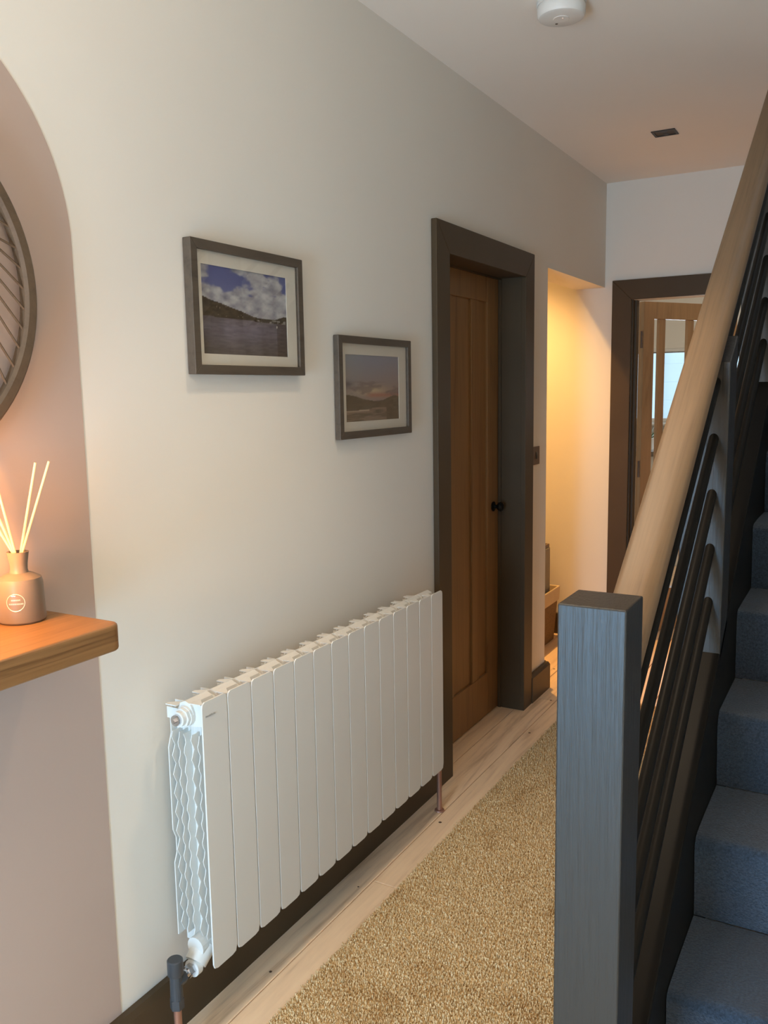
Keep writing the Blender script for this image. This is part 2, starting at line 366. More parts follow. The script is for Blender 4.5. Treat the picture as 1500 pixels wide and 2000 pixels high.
y0, y1 = DL0 + 0.003, DL1 - 0.003
zt = DLT - 0.003; zb = 0.006
sw = 0.115
for a, b_ in ((y0, y0 + sw), (y1 - sw, y1)): obj('stile', MB().box(XD0, XD1, a, b_, zb, zt), 'oak_door', d1, 0.002)
for a, b_ in ((zb, 0.19), (1.748, zt)): obj('rail', MB().box(XD0, XD1, y0 + sw, y1 - sw, a, b_), 'oak_door', d1, 0.002)
ym = (y0 + y1) / 2
for a in (ym - 0.125, ym + 0.125): obj('mullion', MB().box(XD0, XD1 - 0.001, a - 0.035, a + 0.035, 0.19, 1.748), 'oak_door', d1, 0.002)
for a, b_ in ((y0 + sw, ym - 0.16), (ym - 0.09, ym + 0.09), (ym + 0.16, y1 - sw)):
    obj('panel', MB().box(XD0 + 0.01, XD1 - 0.010, a, b_, 0.19, 1.748), 'oak_door', d1)
kb = MB(); kc = Vector((XD1, y1 - 0.055, 0.905))
for prof, n in (([(0.021, 0.0), (0.021, 0.004), (0.009, 0.006), (0.008, 0.018), (0.016, 0.024), (0.020, 0.034), (0.015, 0.043), (0.005, 0.046)], 24),):
    t = MB().lathe(prof, (0, 0, 0), n)
    kb.add([(kc.x + z, kc.y + x, kc.z + y) for x, y, z in t.v], t.f)
obj('door_knob', kb, 'rails', d1, smooth=True)['label'] = 'dark round door knob'

# ------------------------------------------------------------------ glazed door at the end
d2 = struct('door_2', label='oak glazed door standing ajar at the end of the hall')
YA = YF - 0.02; FA = 0.102; FTT = 1.955
fo0, fo1 = FX0 - FA, FX1 + FA
obj('architrave', MB().prism([(fo0, 0), (FX0, 0), (FX0, FT), (fo0, FTT)], YA, YF - 0.0005, 'y'), 'dark', d2, 0.002)
obj('architrave', MB().prism([(FX1, 0), (fo1, 0), (fo1, FTT), (FX1, FT)], YA, YF - 0.0005, 'y'), 'dark', d2, 0.002)
obj('architrave', MB().prism([(fo0, FTT), (FX0, FT), (FX1, FT), (fo1, FTT)], YA, YF - 0.0005, 'y'), 'dark', d2, 0.002)
obj('door_jamb', MB().box(FX0 - 0.001, FX0 + 0.006, YF, YF + 0.11, 0, FT), 'dark', d2)
obj('door_jamb', MB().box(FX1 - 0.004, FX1 + 0.001, YF, YF + 0.11, 0, FT), 'oak_glazed', d2)
obj('door_stop', MB().box(FX0 + 0.006, FX0 + 0.020, YF + 0.03, YF + 0.075, 0, FT), 'dark', d2, 0.002)
h0 = Vector((0.176, 4.812, 0)); hd = Vector((0.54, 0.84, 0)).normalized(); hn = Vector((-hd.y, hd.x, 0))
def leaf(s0, s1, z0, z1, t0=0.0, t1=0.038):
    c = [h0 + hd * s + hn * t for s, t in ((s0, t0), (s1, t0), (s1, t1), (s0, t1))]
    return MB().prism([(p.x, p.y) for p in c], z0, z1, 'z')
LT = 1.853
obj('stile', leaf(0.008, 0.084, 0.008, LT), 'oak_glazed', d2, 0.002)
obj('stile', leaf(0.64, 0.728, 0.008, LT), 'oak_glazed', d2, 0.002)
obj('rail', leaf(0.084, 0.64, 1.762, LT), 'oak_glazed', d2, 0.002)
obj('rail', leaf(0.084, 0.64, 0.008, 0.25), 'oak_glazed', d2, 0.002)
for a, b_ in ((0.130, 0.175), (0.345, 0.390), (0.542, 0.592)): obj('glazing_bar', leaf(a, b_, 0.25, 1.762, 0.008, 0.030), 'oak_glazed', d2, 0.002)
for a, b_ in ((0.084, 0.130), (0.175, 0.345), (0.390, 0.542), (0.592, 0.64)): obj('pane', leaf(a, b_, 0.25, 1.762, 0.017, 0.021), 'glass', d2)
for z in (0.25, 0.95, 1.65):
    c = h0 + hd * 0.0 - hd * 0.006
    obj('hinge', MB().tube([(c.x, c.y - 0.002, z - 0.045), (c.x, c.y - 0.002, z + 0.045)], 0.006, 10), 'bronze', d2)

# ------------------------------------------------------------------ front door frame behind the camera
d3 = struct('door_3', label='glazed front door behind the viewer')
obj('door_frame', MB().box(0.28, 0.31, YB - 0.06, YB, 0.15, 1.75).box(0.93, 0.96, YB - 0.06, YB, 0.15, 1.75).box(0.31, 0.93, YB - 0.06, YB, 1.72, 1.75).box(0.31, 0.93, YB - 0.06, YB, 0.15, 0.18), 'dark', d3, 0.003)

# ------------------------------------------------------------------ rug (backing + pile)
RX0, RX1, RY0, RY1 = 0.192, 0.80, 0.55, 3.72
rug = thing('runner_rug', 'long gold shag-pile runner rug on the floorboards', 'rug', (0.5, 2.1, 0.0))
obj('backing', MB().box(RX0, RX1, RY0, RY1, 0.001, 0.006), 'rug', rug)
rs = np.random.RandomState(3)
sp = 0.0048
gx, gy = np.meshgrid(np.arange(RX0, RX1, sp), np.arange(RY0 + 0.55, RY1, sp)); n = gx.size
bx_ = gx.ravel() + rs.uniform(-.5, .5, n) * sp; by_ = gy.ravel() + rs.uniform(-.5, .5, n) * sp
edge = np.minimum(bx_ - RX0, RX1 - bx_); hh = rs.uniform(0.007, 0.015, n) * np.clip(0.55 + edge / 0.02, 0.5, 1)
ang = rs.uniform(0, 2 * np.pi, n); lean = rs.uniform(0.0, 0.006, n); rad = rs.uniform(0.0017, 0.0030, n)
la = rs.uniform(0, 2 * np.pi, n)
V = np.zeros((n, 6, 3), np.float32)
for k in range(3):
    a = ang + k * 2.0944
    V[:, k, 0] = bx_ + np.cos(a) * rad * 0.8; V[:, k, 1] = by_ + np.sin(a) * rad * 0.8; V[:, k, 2] = 0.004
    V[:, 3 + k, 0] = bx_ + np.cos(a + .7) * rad * 0.75 + np.cos(la) * lean; V[:, 3 + k, 1] = by_ + np.sin(a + .7) * rad * 0.75 + np.sin(la) * lean; V[:, 3 + k, 2] = 0.004 + hh + rs.uniform(-.001, .001, n)
Fq = np.array([[0, 1, 4, 3], [1, 2, 5, 4], [2, 0, 3, 5]]); Ft = np.array([3, 4, 5])
base = (np.arange(n) * 6)[:, None]
quads = (base[:, :, None] + Fq[None]).reshape(-1, 4); tris = base + Ft[None]
me = bpy.data.meshes.new('pile'); me.vertices.add(n * 6)
V -= np.array([0.5, 2.1, 0.0], np.float32)
me.vertices.foreach_set('co', V.ravel())
nl = quads.size + tris.size; me.loops.add(nl); me.loops.foreach_set('vertex_index', np.concatenate([quads.ravel(), tris.ravel()]).astype(np.int32))
npoly = len(quads) + len(tris); me.polygons.add(npoly)
ls = np.concatenate([np.arange(len(quads)) * 4, quads.size + np.arange(len(tris)) * 3]).astype(np.int32)
me.polygons.foreach_set('loop_start', ls); me.update(calc_edges=True); me.validate()
pile = link('pile', me, M['rug'], rug); pile['kind'] = 'stuff'

# ------------------------------------------------------------------ radiator
RAY, RXF, RT, RB = 1.2664, 0.142, 0.7766, 0.1884
rad_ = thing('radiator', 'white aluminium column radiator with fourteen flat sections on the left wall', 'radiator', (0.09, RAY + 0.56, 0.0))
OFF[rad_.name] = Vector(rad_.location)
def section_mesh():
    g = MB(); wdt = 0.0785; g0 = 0.0008
    # front plate outline with cut lower corners and eased top corners (y,z)
    wdt = 0.0770; g0 = 0.0004; rc_ = 0.012
    o = [(g0, RB + rc_), (g0 + 0.0032, RB + 0.0032), (g0 + rc_, RB), (wdt - rc_ - 0.004, RB), (wdt - 0.0045, RB + 0.0030), (wdt, RB + rc_ + 0.006), (wdt, RT - 0.012), (wdt - 0.002, RT - 0.004), (wdt - 0.009, RT), (g0 + 0.009, RT), (g0 + 0.002, RT - 0.004), (g0, RT - 0.012)]
    n = len(o)
    vs = [(RXF - 0.0035, y, z) for y, z in o] + [(RXF - 0.0006, y, z) for y, z in o]
    cy, cz = wdt / 2, (RT + RB) / 2
    vs += [(RXF, cy + (y - cy) * 0.994, cz + (z - cz) * 0.9992) for y, z in o]
    fs = [tuple(range(n))]
    for i in range(n):
        j = (i + 1) % n; fs += [(i, j, n + j, n + i), (n + i, n + j, 2 * n + j, 2 * n + i)]
    fs.append(tuple(range(2 * n, 3 * n)))
    g.add(vs, fs)
    # small webs between plate and header, bright from above, leaving a dark valley between them
    g.prism([(RXF - 0.0022, -0.002), (RXF - 0.0022, 0.004), (0.112, 0.030), (0.112, -0.004)], RT - 0.0045, RT - 0.0025, 'z')
    g.prism([(0.074, -0.003), (0.046, -0.003), (0.046, 0.006), (0.074, 0.028)], RT - 0.016, RT - 0.014, 'z')
    # header tubes
    for zc_ in (RT - 0.036, RB + 0.038):
        g.tube([(0.092, 0.0, zc_), (0.092, 0.0795, zc_)], 0.022, 16)
        g.tube([(0.092, 0.036, zc_), (0.092, 0.043, zc_)], 0.0235, 16)
    g.prism([(0.070, RT - 0.03), (0.078, RT - 0.010), (0.092, RT - 0.004), (0.106, RT - 0.010), (0.114, RT - 0.03)], 0.006, 0.074, 'y')
    # bright flange faces seen in the notches
    g.prism([(0.100, RT - 0.012), (0.132, RT - 0.006), (0.136, RT - 0.055), (0.100, RT - 0.06)], 0.012, 0.0145, 'y')
    # centre web and oval water tube
    g.box(0.034, RXF - 0.004, 0.0375, 0.0405, RB + 0.02, RT - 0.02)
    g.add(*(lambda t: ([(0.092 + 1.5 * x, 0.039 + y, z) for x, y, z in t.v], t.f))(MB().tube([(0, 0, RB + 0.03), (0, 0, RT - 0.03)], 0.0115, 12)))
    # rear plate, with shoulders
    rp = [(0.010, RB + 0.045), (0.068, RB + 0.045), (0.068, 0.40), (0.060, 0.42), (0.060, 0.455), (0.068, 0.475), (0.068, 0.66), (0.058, 0.69), (0.058, 0.735), (0.052, RT - 0.030), (0.039, RT - 0.024), (0.026, RT - 0.030), (0.020, 0.735), (0.020, 0.69), (0.010, 0.66), (0.010, 0.475), (0.018, 0.455), (0.018, 0.42), (0.010, 0.40)]
    g.prism(rp, 0.034, 0.0365, 'x')
    g.box(0.0365, 0.075, 0.010, 0.0125, RT - 0.05, RT - 0.026)
    # scalloped fins on both sides of the web
    for j, x in enumerate((0.050, 0.066, 0.082, 0.103, 0.120)):
        for sgn in (-1, 1):
            prof = []; z = RB + 0.06; k = 0
            while z < RT - 0.07:
                ph = (k + j * 0.33) % 1.0
                d = 0.026 + 0.009 * (1 - abs(2 * ph - 1))
                prof.append((0.039 + sgn * d, z)); z += 0.0105; k += 0.25
            poly = [(0.039, prof[0][1])] + prof + [(0.039, prof[-1][1])]
            g.prism(poly, x, x + 0.0018, 'x')
    return g
sec = section_mesh(); me = bpy.data.meshes.new('section')
me.from_pydata([(x - 0.09, y, z) for x, y, z in sec.v], [], sec.f)
bm = bmesh.new(); bm.from_mesh(me); bmesh.ops.recalc_face_normals(bm, faces=bm.faces); bm.to_mesh(me); bm.free()
for i in range(14):
    o = link('section', me, M['white_metal'], rad_); o.location = (0, RAY + 0.08 * i - (RAY + 0.56), 0)
YR0 = RAY
obj('end_plug', MB().tube([(0.092, YR0 + 0.002, RT - 0.036), (0.092, YR0 - 0.008, RT - 0.036)], 0.021, 8).tube([(0.092, YR0 - 0.008, RT - 0.036), (0.092, YR0 - 0.018, RT - 0.036)], 0.016, 20), 'white_metal', rad_, smooth=True)
obj('air_vent', MB().tube([(0.092, YR0 - 0.018, RT - 0.036), (0.092, YR0 - 0.026, RT - 0.036)], 0.0115, 16).tube([(0.092, YR0 - 0.026, RT - 0.036), (0.092, YR0 - 0.031, RT - 0.036)], 0.005, 4), 'chrome', rad_)['label'] = 'chrome air vent'
zv = RB + 0.018 - 0.018
zvv = 0.186
obj('bottom_bush', MB().tube([(0.092, YR0 + 0.03, RB + 0.030), (0.092, YR0 - 0.002, RB + 0.005)], [0.026, 0.024], 20).tube([(0.092, YR0 + 0.0, zvv), (0.092, YR0 - 0.014, zvv)], 0.019, 20), 'white_metal', rad_, smooth=True)
obj('union_nut', MB().tube([(0.092, YR0 - 0.014, zvv), (0.092, YR0 - 0.030, zvv)], 0.0135, 6).tube([(0.092, YR0 - 0.03, zvv), (0.092, YR0 - 0.05, zvv)], 0.0095, 16), 'chrome', rad_)
VY = YR0 - 0.062
vb = MB().tube([(0.092, VY, 0.238), (0.092, VY, 0.236), (0.092, VY, 0.205), (0.092, VY, 0.203)], [0.0145, 0.0165, 0.0165, 0.0150], 24)
obj('valve_cap', vb, 'grey_metal', rad_, smooth=True)
vb = MB().tube([(0.092, VY, 0.204), (0.092, VY, 0.150)], [0.0125, 0.0135], 20).tube([(0.092, VY, 0.150), (0.092, VY, 0.128)], 0.0150, 6).tube([(0.092, VY, zvv), (0.092, VY + 0.022, zvv)], 0.0145, 6)
obj('valve_body', vb, 'grey_metal', rad_)
obj('supply_pipe', MB().tube([(0.092, VY, 0.13), (0.092, VY, 0.0)], 0.0082, 16), 'copper', rad_, smooth=True)['label'] = 'copper pipe'
PY = 2.452
obj('supply_pipe', MB().tube([(0.092, 2.40, 0.215), (0.092, PY - 0.01, 0.215), (0.092, PY, 0.205), (0.092, PY, 0.0)], 0.0082, 16), 'copper', rad_, smooth=True)['label'] = 'copper pipe'
obj('pipe_collar', MB().lathe([(0.017, 0.0005), (0.016, 0.005), (0.009, 0.006)], (0.092, PY, 0), 20), 'copper', rad_)
# small grey maker's mark, too small to read in the photograph
bd = MB()
for k in range(9):
    yy = RAY + 0.009 + k * 0.0034
    bd.box(RXF + 0.0006, RXF + 0.0013, yy, yy + 0.0024, 0.7438, 0.7438 + rnd.uniform(0.0022, 0.0040))
obj('maker_mark', bd, 'maker', rad_)['label'] = 'tiny grey lettering'

# ------------------------------------------------------------------ pictures
def hsh(x, y):
    s_ = math.sin(x * 127.1 + y * 311.7) * 43758.5453; return s_ - math.floor(s_)
def vn(x, y):
    xi, yi = math.floor(x), math.floor(y); fx, fy = x - xi, y - yi
    fx = fx * fx * (3 - 2 * fx); fy = fy * fy * (3 - 2 * fy)
    return (hsh(xi, yi) * (1 - fx) + hsh(xi + 1, yi) * fx) * (1 - fy) + (hsh(xi, yi + 1) * (1 - fx) + hsh(xi + 1, yi + 1) * fx) * fy
def fbm(x, y, o=4):
    a = 0; w_ = 0.5
    for i in range(o): a += vn(x, y) * w_; x, y = x * 2.03 + 7, y * 2.03 + 3; w_ *= 0.5
    return a / (1 - 0.5 ** o)
def mixc(a, b_, t): t = max(0, min(1, t)); return tuple(a[i] * (1 - t) + b_[i] * t for i in range(3))
def ss(a, b_, x): t = max(0, min(1, (x - a) / (b_ - a))); return t * t * (3 - 2 * t)
def lake(u, v):      # u 0..1 left to right, v 0..1 bottom to top
    hz = 0.43 - 0.02 * u
    ridge = 0.635 - 0.30 * u + 0.02 * fbm(u * 9, 1) if u < 0.62 else 0.452 + 0.05 * ss(0.8, 1.0, u) + 0.012 * fbm(u * 30, 5)
    ridge = max(ridge, 0.435)
    if v > ridge:
        sky = mixc((0.16, 0.17, 0.30), (0.10, 0.11, 0.24), (v - 0.5) * 2)
        d = fbm(u * 4.2 + 1.3, v * 6.0 + 4.0, 5); low = ss(0.86, 0.55, v) * 0.24 + ss(0.25, 0.0, u) * ss(0.95, 0.8, v) * 0.10
        lump = 0.16 * math.exp(-((u - 0.45) / 0.09) ** 2 - ((v - 0.82) / 0.10) ** 2) + 0.18 * math.exp(-((u - 0.62) / 0.06) ** 2 - ((v - 0.84) / 0.13) ** 2) + 0.2 * math.exp(-((u - 0.87) / 0.13) ** 2 - ((v - 0.86) / 0.07) ** 2) - 0.16 * math.exp(-((u - 0.62) / 0.16) ** 2 - ((v - 0.71) / 0.035) ** 2) - 0.15 * math.exp(-((u - 0.28) / 0.14) ** 2 - ((v - 0.86) / 0.14) ** 2)
        c = ss(0.50, 0.63, d + low + lump); sh = fbm(u * 11 + 9, v * 14, 4)
        return mixc(sky, mixc((0.17, 0.165, 0.20), (0.50, 0.49, 0.48), sh * 1.5 - 0.18), c)
    if v > hz:
        t = fbm(u * 22, v * 40, 3); base = mixc((0.045, 0.033, 0.022), (0.10, 0.075, 0.045), t)
        if 0.60 < u < 0.98 and v < hz + 0.035 and t > 0.55: base = (0.26, 0.24, 0.21)
        if fbm(u * 60, v * 70, 1) > 0.93: base = (0.22, 0.19, 0.13)
        return base
    r_ = fbm(u * 7, v * 1.4, 3); rip = fbm(u * 14, v * 60, 3); near = ss(0.35, 0.0, v)
    c = mixc((0.085, 0.070, 0.068), (0.19, 0.165, 0.19), r_ * 1.3 - 0.1)
    c = mixc(c, (0.10, 0.08, 0.055), near * 0.7 + 0.3 * (1 - ss(0, .12, hz - v)))
    k = 0.75 + 0.55 * rip
    if u > 0.86: c = mixc(c, (0.075, 0.055, 0.04), 0.6)
    if abs(u - 0.865) < 0.008 and abs(v - 0.375) < 0.012: return (0.5, 0.47, 0.40)
    return tuple(q * k for q in c)
def sunset(u, v):
    if v > 0.30:
        c = mixc((0.20, 0.155, 0.135), (0.165, 0.17, 0.20), (v - 0.5) * 2.4)
        c = mixc(c, (0.20, 0.21, 0.19), ss(0.5, 0.0, u) * 0.35)
        glow = math.exp(-((v - 0.46) / 0.07) ** 2) * math.exp(-((u - 0.45) / 0.28) ** 2)
        c = mixc(c, (0.36, 0.28, 0.17), glow * 0.9)
        red = math.exp(-((v - 0.395) / 0.035) ** 2) * ss(0.3, 0.5, u); c = mixc(c, (0.26, 0.11, 0.075), red * 0.85)
        d = fbm(u * 5 + 3, v * 14, 4); band = ss(0.68, 0.55, v)
        c = mixc(c, (0.11, 0.085, 0.085), ss(0.52, 0.72, d) * band * 0.7)
        c = mixc(c, (0.085, 0.07, 0.08), ss(0.25, 0.0, u) * math.exp(-((v - 0.55) / 0.07) ** 2) * 0.8)
    hill = 0.40 - 0.10 * ss(0.0, 0.55, u) + 0.07 * ss(0.6, 0.9, u) + 0.015 * fbm(u * 14, 3)
    if v > hill: return c
    c = mixc((0.055, 0.043, 0.026), (0.11, 0.085, 0.055), fbm(u * 12, v * 30, 3))
    if v < 0.17 + 0.04 * ss(.2, .6, u) and u < 0.75: c = mixc(c, (0.19, 0.14, 0.10), 0.8 * ss(0.3, 0.7, fbm(u * 5, v * 40, 3)) + 0.15)
    if abs(v - 0.165 - 0.02 * u) < 0.008 and u < 0.42: c = (0.30, 0.235, 0.17)
    return c
def picture(y0, y1, z0, z1, fx, fw, gain, fn, label, nx, nz, cover, mt_=0.0):
    t = thing('picture_frame', label, 'picture', (0.0, (y0 + y1) / 2, z0), 'framed photographs on the left wall')
    for poly in ([(y0, z0), (y0 + fw, z0 + fw), (y0 + fw, z1 - fw), (y0, z1)], [(y1, z0), (y1, z1), (y1 - fw, z1 - fw), (y1 - fw, z0 + fw)],
                 [(y0, z0), (y1, z0), (y1 - fw, z0 + fw), (y0 + fw, z0 + fw)], [(y0, z1), (y0 + fw, z1 - fw), (y1 - fw, z1 - fw), (y1, z1)]):
        obj('frame_moulding', MB().prism(poly, 0.003, fx, 'x'), 'frame', t, 0.0012)
    a0_, a1_, b0, b1 = cover
    xm = fx - 0.009
    # mount with a real opening
    mo = MB().box(xm - 0.002, xm, y0 + fw, a0_, z0 + fw, z1 - fw).box(xm - 0.002, xm, a1_, y1 - fw, z0 + fw, z1 - fw).box(xm - 0.002, xm, a0_, a1_, z0 + fw, b0).box(xm - 0.002, xm, a0_, a1_, b1, z1 - fw)
    obj('mount', mo, 'mount', t)
    off = OFF[t.name]; vs = []; fs = []; cols = []
    for j in range(nz + 1):
        for i in range(nx + 1): vs.append((xm - 0.0022 - off[0], a0_ - 0.003 + (a1_ - a0_ + 0.006) * i / nx - off[1], b0 - 0.003 + (b1 - b0 + 0.006) * j / nz - off[2])); cols.append(fn(i / nx, j / nz))
    for j in range(nz):
        for i in range(nx): k = j * (nx + 1) + i; fs.append((k, k + 1, k + nx + 2, k + nx + 1))
    me = bpy.data.meshes.new('photo_print'); me.from_pydata(vs, [], fs)
    ca = me.color_attributes.new('Col', 'FLOAT_COLOR', 'POINT'); ca.data.foreach_set('color', np.array([(c[0] * gain, c[1] * gain, c[2] * gain, 1) for c in cols], np.float32).ravel())
    p = link('photo_print', me, M['print'], t); OFF[p.name] = off
    p['label'] = 'printed landscape photograph'
    obj('glass', MB().box(fx - 0.0065, fx - 0.005, y0 + fw, y1 - fw, z0 + fw, z1 - fw), 'glass', t)
    obj('back_board', MB().box(0.0012, xm - 0.003, y0 + 0.004, y1 - 0.004, z0 + 0.004, z1 - 0.004), 'gap', t)
    return t
picture(1.4275, 1.8365, 1.439, 1.7245, 0.025, 0.0205, 1.0, lake, 'larger framed photo of clouds over a lake, above the radiator', 150, 110, (1.467, 1.777, 1.484, 1.675))
picture(2.004, 2.424, 1.265, 1.550, 0.0205, 0.0205, 1.45, sunset, 'smaller framed photo of a sunset over water, beside the dark door surround', 120, 90, (2.0505, 2.3585, 1.312, 1.4995))

# ------------------------------------------------------------------ light switch
sw_ = thing('light_switch', 'bronze light switch plate between the dark door surround and passage', 'switch', (0.0, 3.62, 1.068))
obj('plate', MB().box(0.0005, 0.006, 3.578, 3.664, 1.066, 1.146), 'bronze', sw_, 0.002)
obj('rocker', MB().prism([(0.006, 1.092), (0.012, 1.092), (0.008, 1.122), (0.006, 1.122)], 3.614, 3.629, 'y'), 'frame', sw_, 0.0008)

# ------------------------------------------------------------------ smoke alarm and ceiling fitting
sa = thing('smoke_alarm', 'round white smoke alarm on the ceiling', 'smoke alarm', (0.4757, 2.478, H))
c = (0.4757, 2.478, H)
obj('base_ring', MB().lathe([(0.068, -0.0005), (0.068, -0.010), (0.066, -0.012)], c, 48), 'plastic', sa, smooth=True)
obj('body', MB().lathe([(0.064, -0.012), (0.066, -0.016), (0.066, -0.036), (0.062, -0.043), (0.055, -0.0455)], c, 48), 'plastic', sa, smooth=True)
obj('test_button', MB().lathe([(0.022, -0.0455), (0.021, -0.047)], c, 32), 'plastic', sa)
obj('indicator_light', MB().lathe([(0.003, -0.047), (0.0025, -0.048)], (c[0] + 0.006, c[1] - 0.004, H), 12), 'badge', sa)
obj('sensor_hole', MB().lathe([(0.004, -0.0455), (0.0038, -0.0462)], (c[0] - 0.022, c[1] + 0.026, H), 12), 'frame', sa)
cl = thing('ceiling_light', 'small dark square twin spot fitting set in the ceiling', 'light fitting', (0.4565, 3.918, H))
fr = MB()
X0, X1, Y0_, Y1_ = 0.408, 0.505, 3.872, 3.962
fr.box(X0, X1, Y0_, Y0_ + 0.010, H - 0.004, H - 0.0005).box(X0, X1, Y1_ - 0.010, Y1_, H - 0.004, H - 0.0005).box(X0, X0 + 0.010, Y0_ + 0.010, Y1_ - 0.010, H - 0.004, H - 0.0005).box(X1 - 0.010, X1, Y0_ + 0.010, Y1_ - 0.010, H - 0.004, H - 0.0005)
obj('frame', fr, 'newel', cl)
obj('back_plate', MB().box(X0 + 0.01, X1 - 0.01, Y0_ + 0.01, Y1_ - 0.01, H - 0.0015, H - 0.0005), 'dark', cl)
for yy in (3.896, 3.938): obj('spot_lens', MB().lathe([(0.015, -0.0015), (0.013, -0.0032)], (0.4565, yy, H), 20), 'grey_metal', cl)

# ------------------------------------------------------------------ shelf, diffuser, lamp, ring decor
SZ = 1.019
shp = MB()
yr, yl, dp, rc = 1.006, 0.45, 0.214, 0.022
poly = [(0.002, yl), (dp, yl)] + [(dp - rc + rc * math.cos(t), yr - rc + rc * math.sin(t)) for t in np.linspace(0, math.pi / 2, 9)] + [(0.002, yr)]
shp.prism(poly, SZ - 0.046, SZ, 'z')
tag(obj('wall_shelf', shp, 'oak_shelf', None, 0.005, 3), 'thick oak floating shelf with rounded corners in front of the pink arch', 'shelf')

BC = (0.048, 0.938, SZ + 0.0005)
rd = thing('reed_diffuser', 'taupe reed diffuser bottle with pale reeds on the oak shelf', 'reed diffuser', BC)
prof = [(0.036, 0.0), (0.0385, 0.003), (0.0385, 0.010), (0.0368, 0.066), (0.0345, 0.074), (0.024, 0.080), (0.0155, 0.083), (0.0140, 0.088), (0.0145, 0.098), (0.0175, 0.1165), (0.0178, 0.1185), (0.0140, 0.1185), (0.0125, 0.110)]
obj('bottle', MB().lathe(prof, BC, 48), 'bottle', rd, smooth=True)
# badge faces the camera side
toc = Vector((CX - BC[0], -BC[1], 0)).normalized()
bang = math.atan2(toc.y, toc.x) + math.radians(-14)
def onb(dx, dz, out=0.0):   # wrap badge coordinates round the bottle
    rr = 0.0375 + out; a = bang + dx / 0.0375
    return (BC[0] + rr * math.cos(a), BC[1] + rr * math.sin(a), BC[2] + 0.0385 + dz)
bg = MB(); bg.tube([onb(0.0145 * math.cos(t), 0.0145 * math.sin(t), 0.0003) for t in np.linspace(0, 2 * math.pi, 33)], 0.0006, 6, False)
for dz, hw in ((0.0045, 0.0065), (-0.002, 0.0105)):
    k = -hw
    while k < hw:
        bg.add([onb(k, dz - .0012, .0008), onb(k + .0013, dz - .0012, .0008), onb(k + .0013, dz + .0012, .0008), onb(k, dz + .0012, .0008)], [(0, 1, 2, 3)]); k += 0.0021
bg.add([onb(k2, 0.0105 + 0.001 * (k % 2), .0008) for k, k2 in enumerate(np.linspace(-.008, .001, 6))] + [onb(k2, 0.0128 - 0.0006 * (k % 2), .0008) for k, k2 in enumerate(np.linspace(.001, -.006, 6))], [tuple(range(12))])
obj('label', bg, 'badge', rd)['label'] = 'round pale printed badge'
top = Vector((BC[0], BC[1], BC[2] + 0.112))
# horizontal direction that reads as left/right in the photograph
side = Vector((0.79, 0.61, 0))
for dx, up_, dd in ((0.040, 0.150, 0.004), (0.060, 0.151, -0.004), (-0.048, 0.125, 0.0), (-0.066, 0.120, 0.006), (-0.034, 0.150, -0.008)):
    b0_ = top + side * (dx * 0.10) - Vector((0, 0, 0.0)); nrm = Vector((0.61, -0.79, 0))
    e = top + side * dx + nrm * dd + Vector((0, 0, up_ + 0.006))
    b1_ = top - side * dx * 0.18 - Vector((0, 0, 0.06))
    b0_ = top + (side * dx) * 0.13
    obj('reed', MB().tube([top + side * dx * 0.05 - Vector((0, 0, 0.03)), b0_ + Vector((0, 0, 0.006)), e], 0.0021, 8), 'reed', rd)

lp = thing('shelf_lamp', 'small glowing globe lamp on the left part of the shelf', 'lamp', (0.085, 0.80, SZ + 0.0005))
obj('base', MB().lathe([(0.032, 0.0), (0.033, 0.004), (0.031, 0.010), (0.006, 0.014), (0.006, 0.105), (0.016, 0.110), (0.016, 0.122), (0.012, 0.124)], (0.085, 0.80, SZ + 0.0005), 32), 'bronze', lp, smooth=True)
gp = [(0.030 * math.sin(t), 0.151 - 0.030 * math.cos(t)) for t in np.linspace(0.25, math.pi - 0.02, 16)]
obj('globe', MB().lathe(gp, (0.085, 0.80, SZ + 0.0005), 24), 'globe', lp, smooth=True)

wd = thing('wall_ring', 'round dark bronze ring wall ornament with fanned wires on the pink arch', 'wall ornament', (0.0, 0.728, 1.572))
rcx, rcy, rcz, rr = 0.026, 0.728, 1.572, 0.288
def ringpt(t, r_=rr, x=rcx): return (x, rcy + r_ * math.cos(t), rcz + r_ * math.sin(t))
g = MB(); nT = 96; prof = [(-0.009, -0.012), (-0.009, 0.012), (0.004, 0.012), (0.009, 0.007), (0.009, -0.007), (0.004, -0.012)]
vs = []; fs = []
for k in range(nT):
    t = 2 * math.pi * k / nT
    for px_, pr in prof: vs.append(ringpt(t, rr + pr, rcx + px_))
for k in range(nT):
    for j in range(6): fs.append((k * 6 + j, k * 6 + (j + 1) % 6, ((k + 1) % nT) * 6 + (j + 1) % 6, ((k + 1) % nT) * 6 + j))
g.add(vs, fs); obj('ring', g, 'ring', wd, smooth=True)
fc = Vector((rcx, 0.800, 1.728))
for k in range(40):
    t = math.radians(78 - 7.0 * k)
    e = Vector(ringpt(t, rr - 0.010)); src_ = fc + (e - fc).normalized() * 0.012
    mid = (e + src_) / 2 + Vector((0.004, 0.0, 0.008 if k % 6 != 3 else -0.010))
    obj('wire', MB().tube([src_, mid, e], 0.0020, 6), 'ring', wd)
obj('hub', MB().tube([(rcx - 0.004, fc.y, fc.z), (rcx + 0.006, fc.y, fc.z)], 0.016, 24), 'ring', wd)
for t in (1.1, 2.0): p = ringpt(t); obj('standoff', MB().tube([(0.002, p[1], p[2]), (rcx - 0.008, p[1], p[2])], 0.006, 10), 'ring', wd)

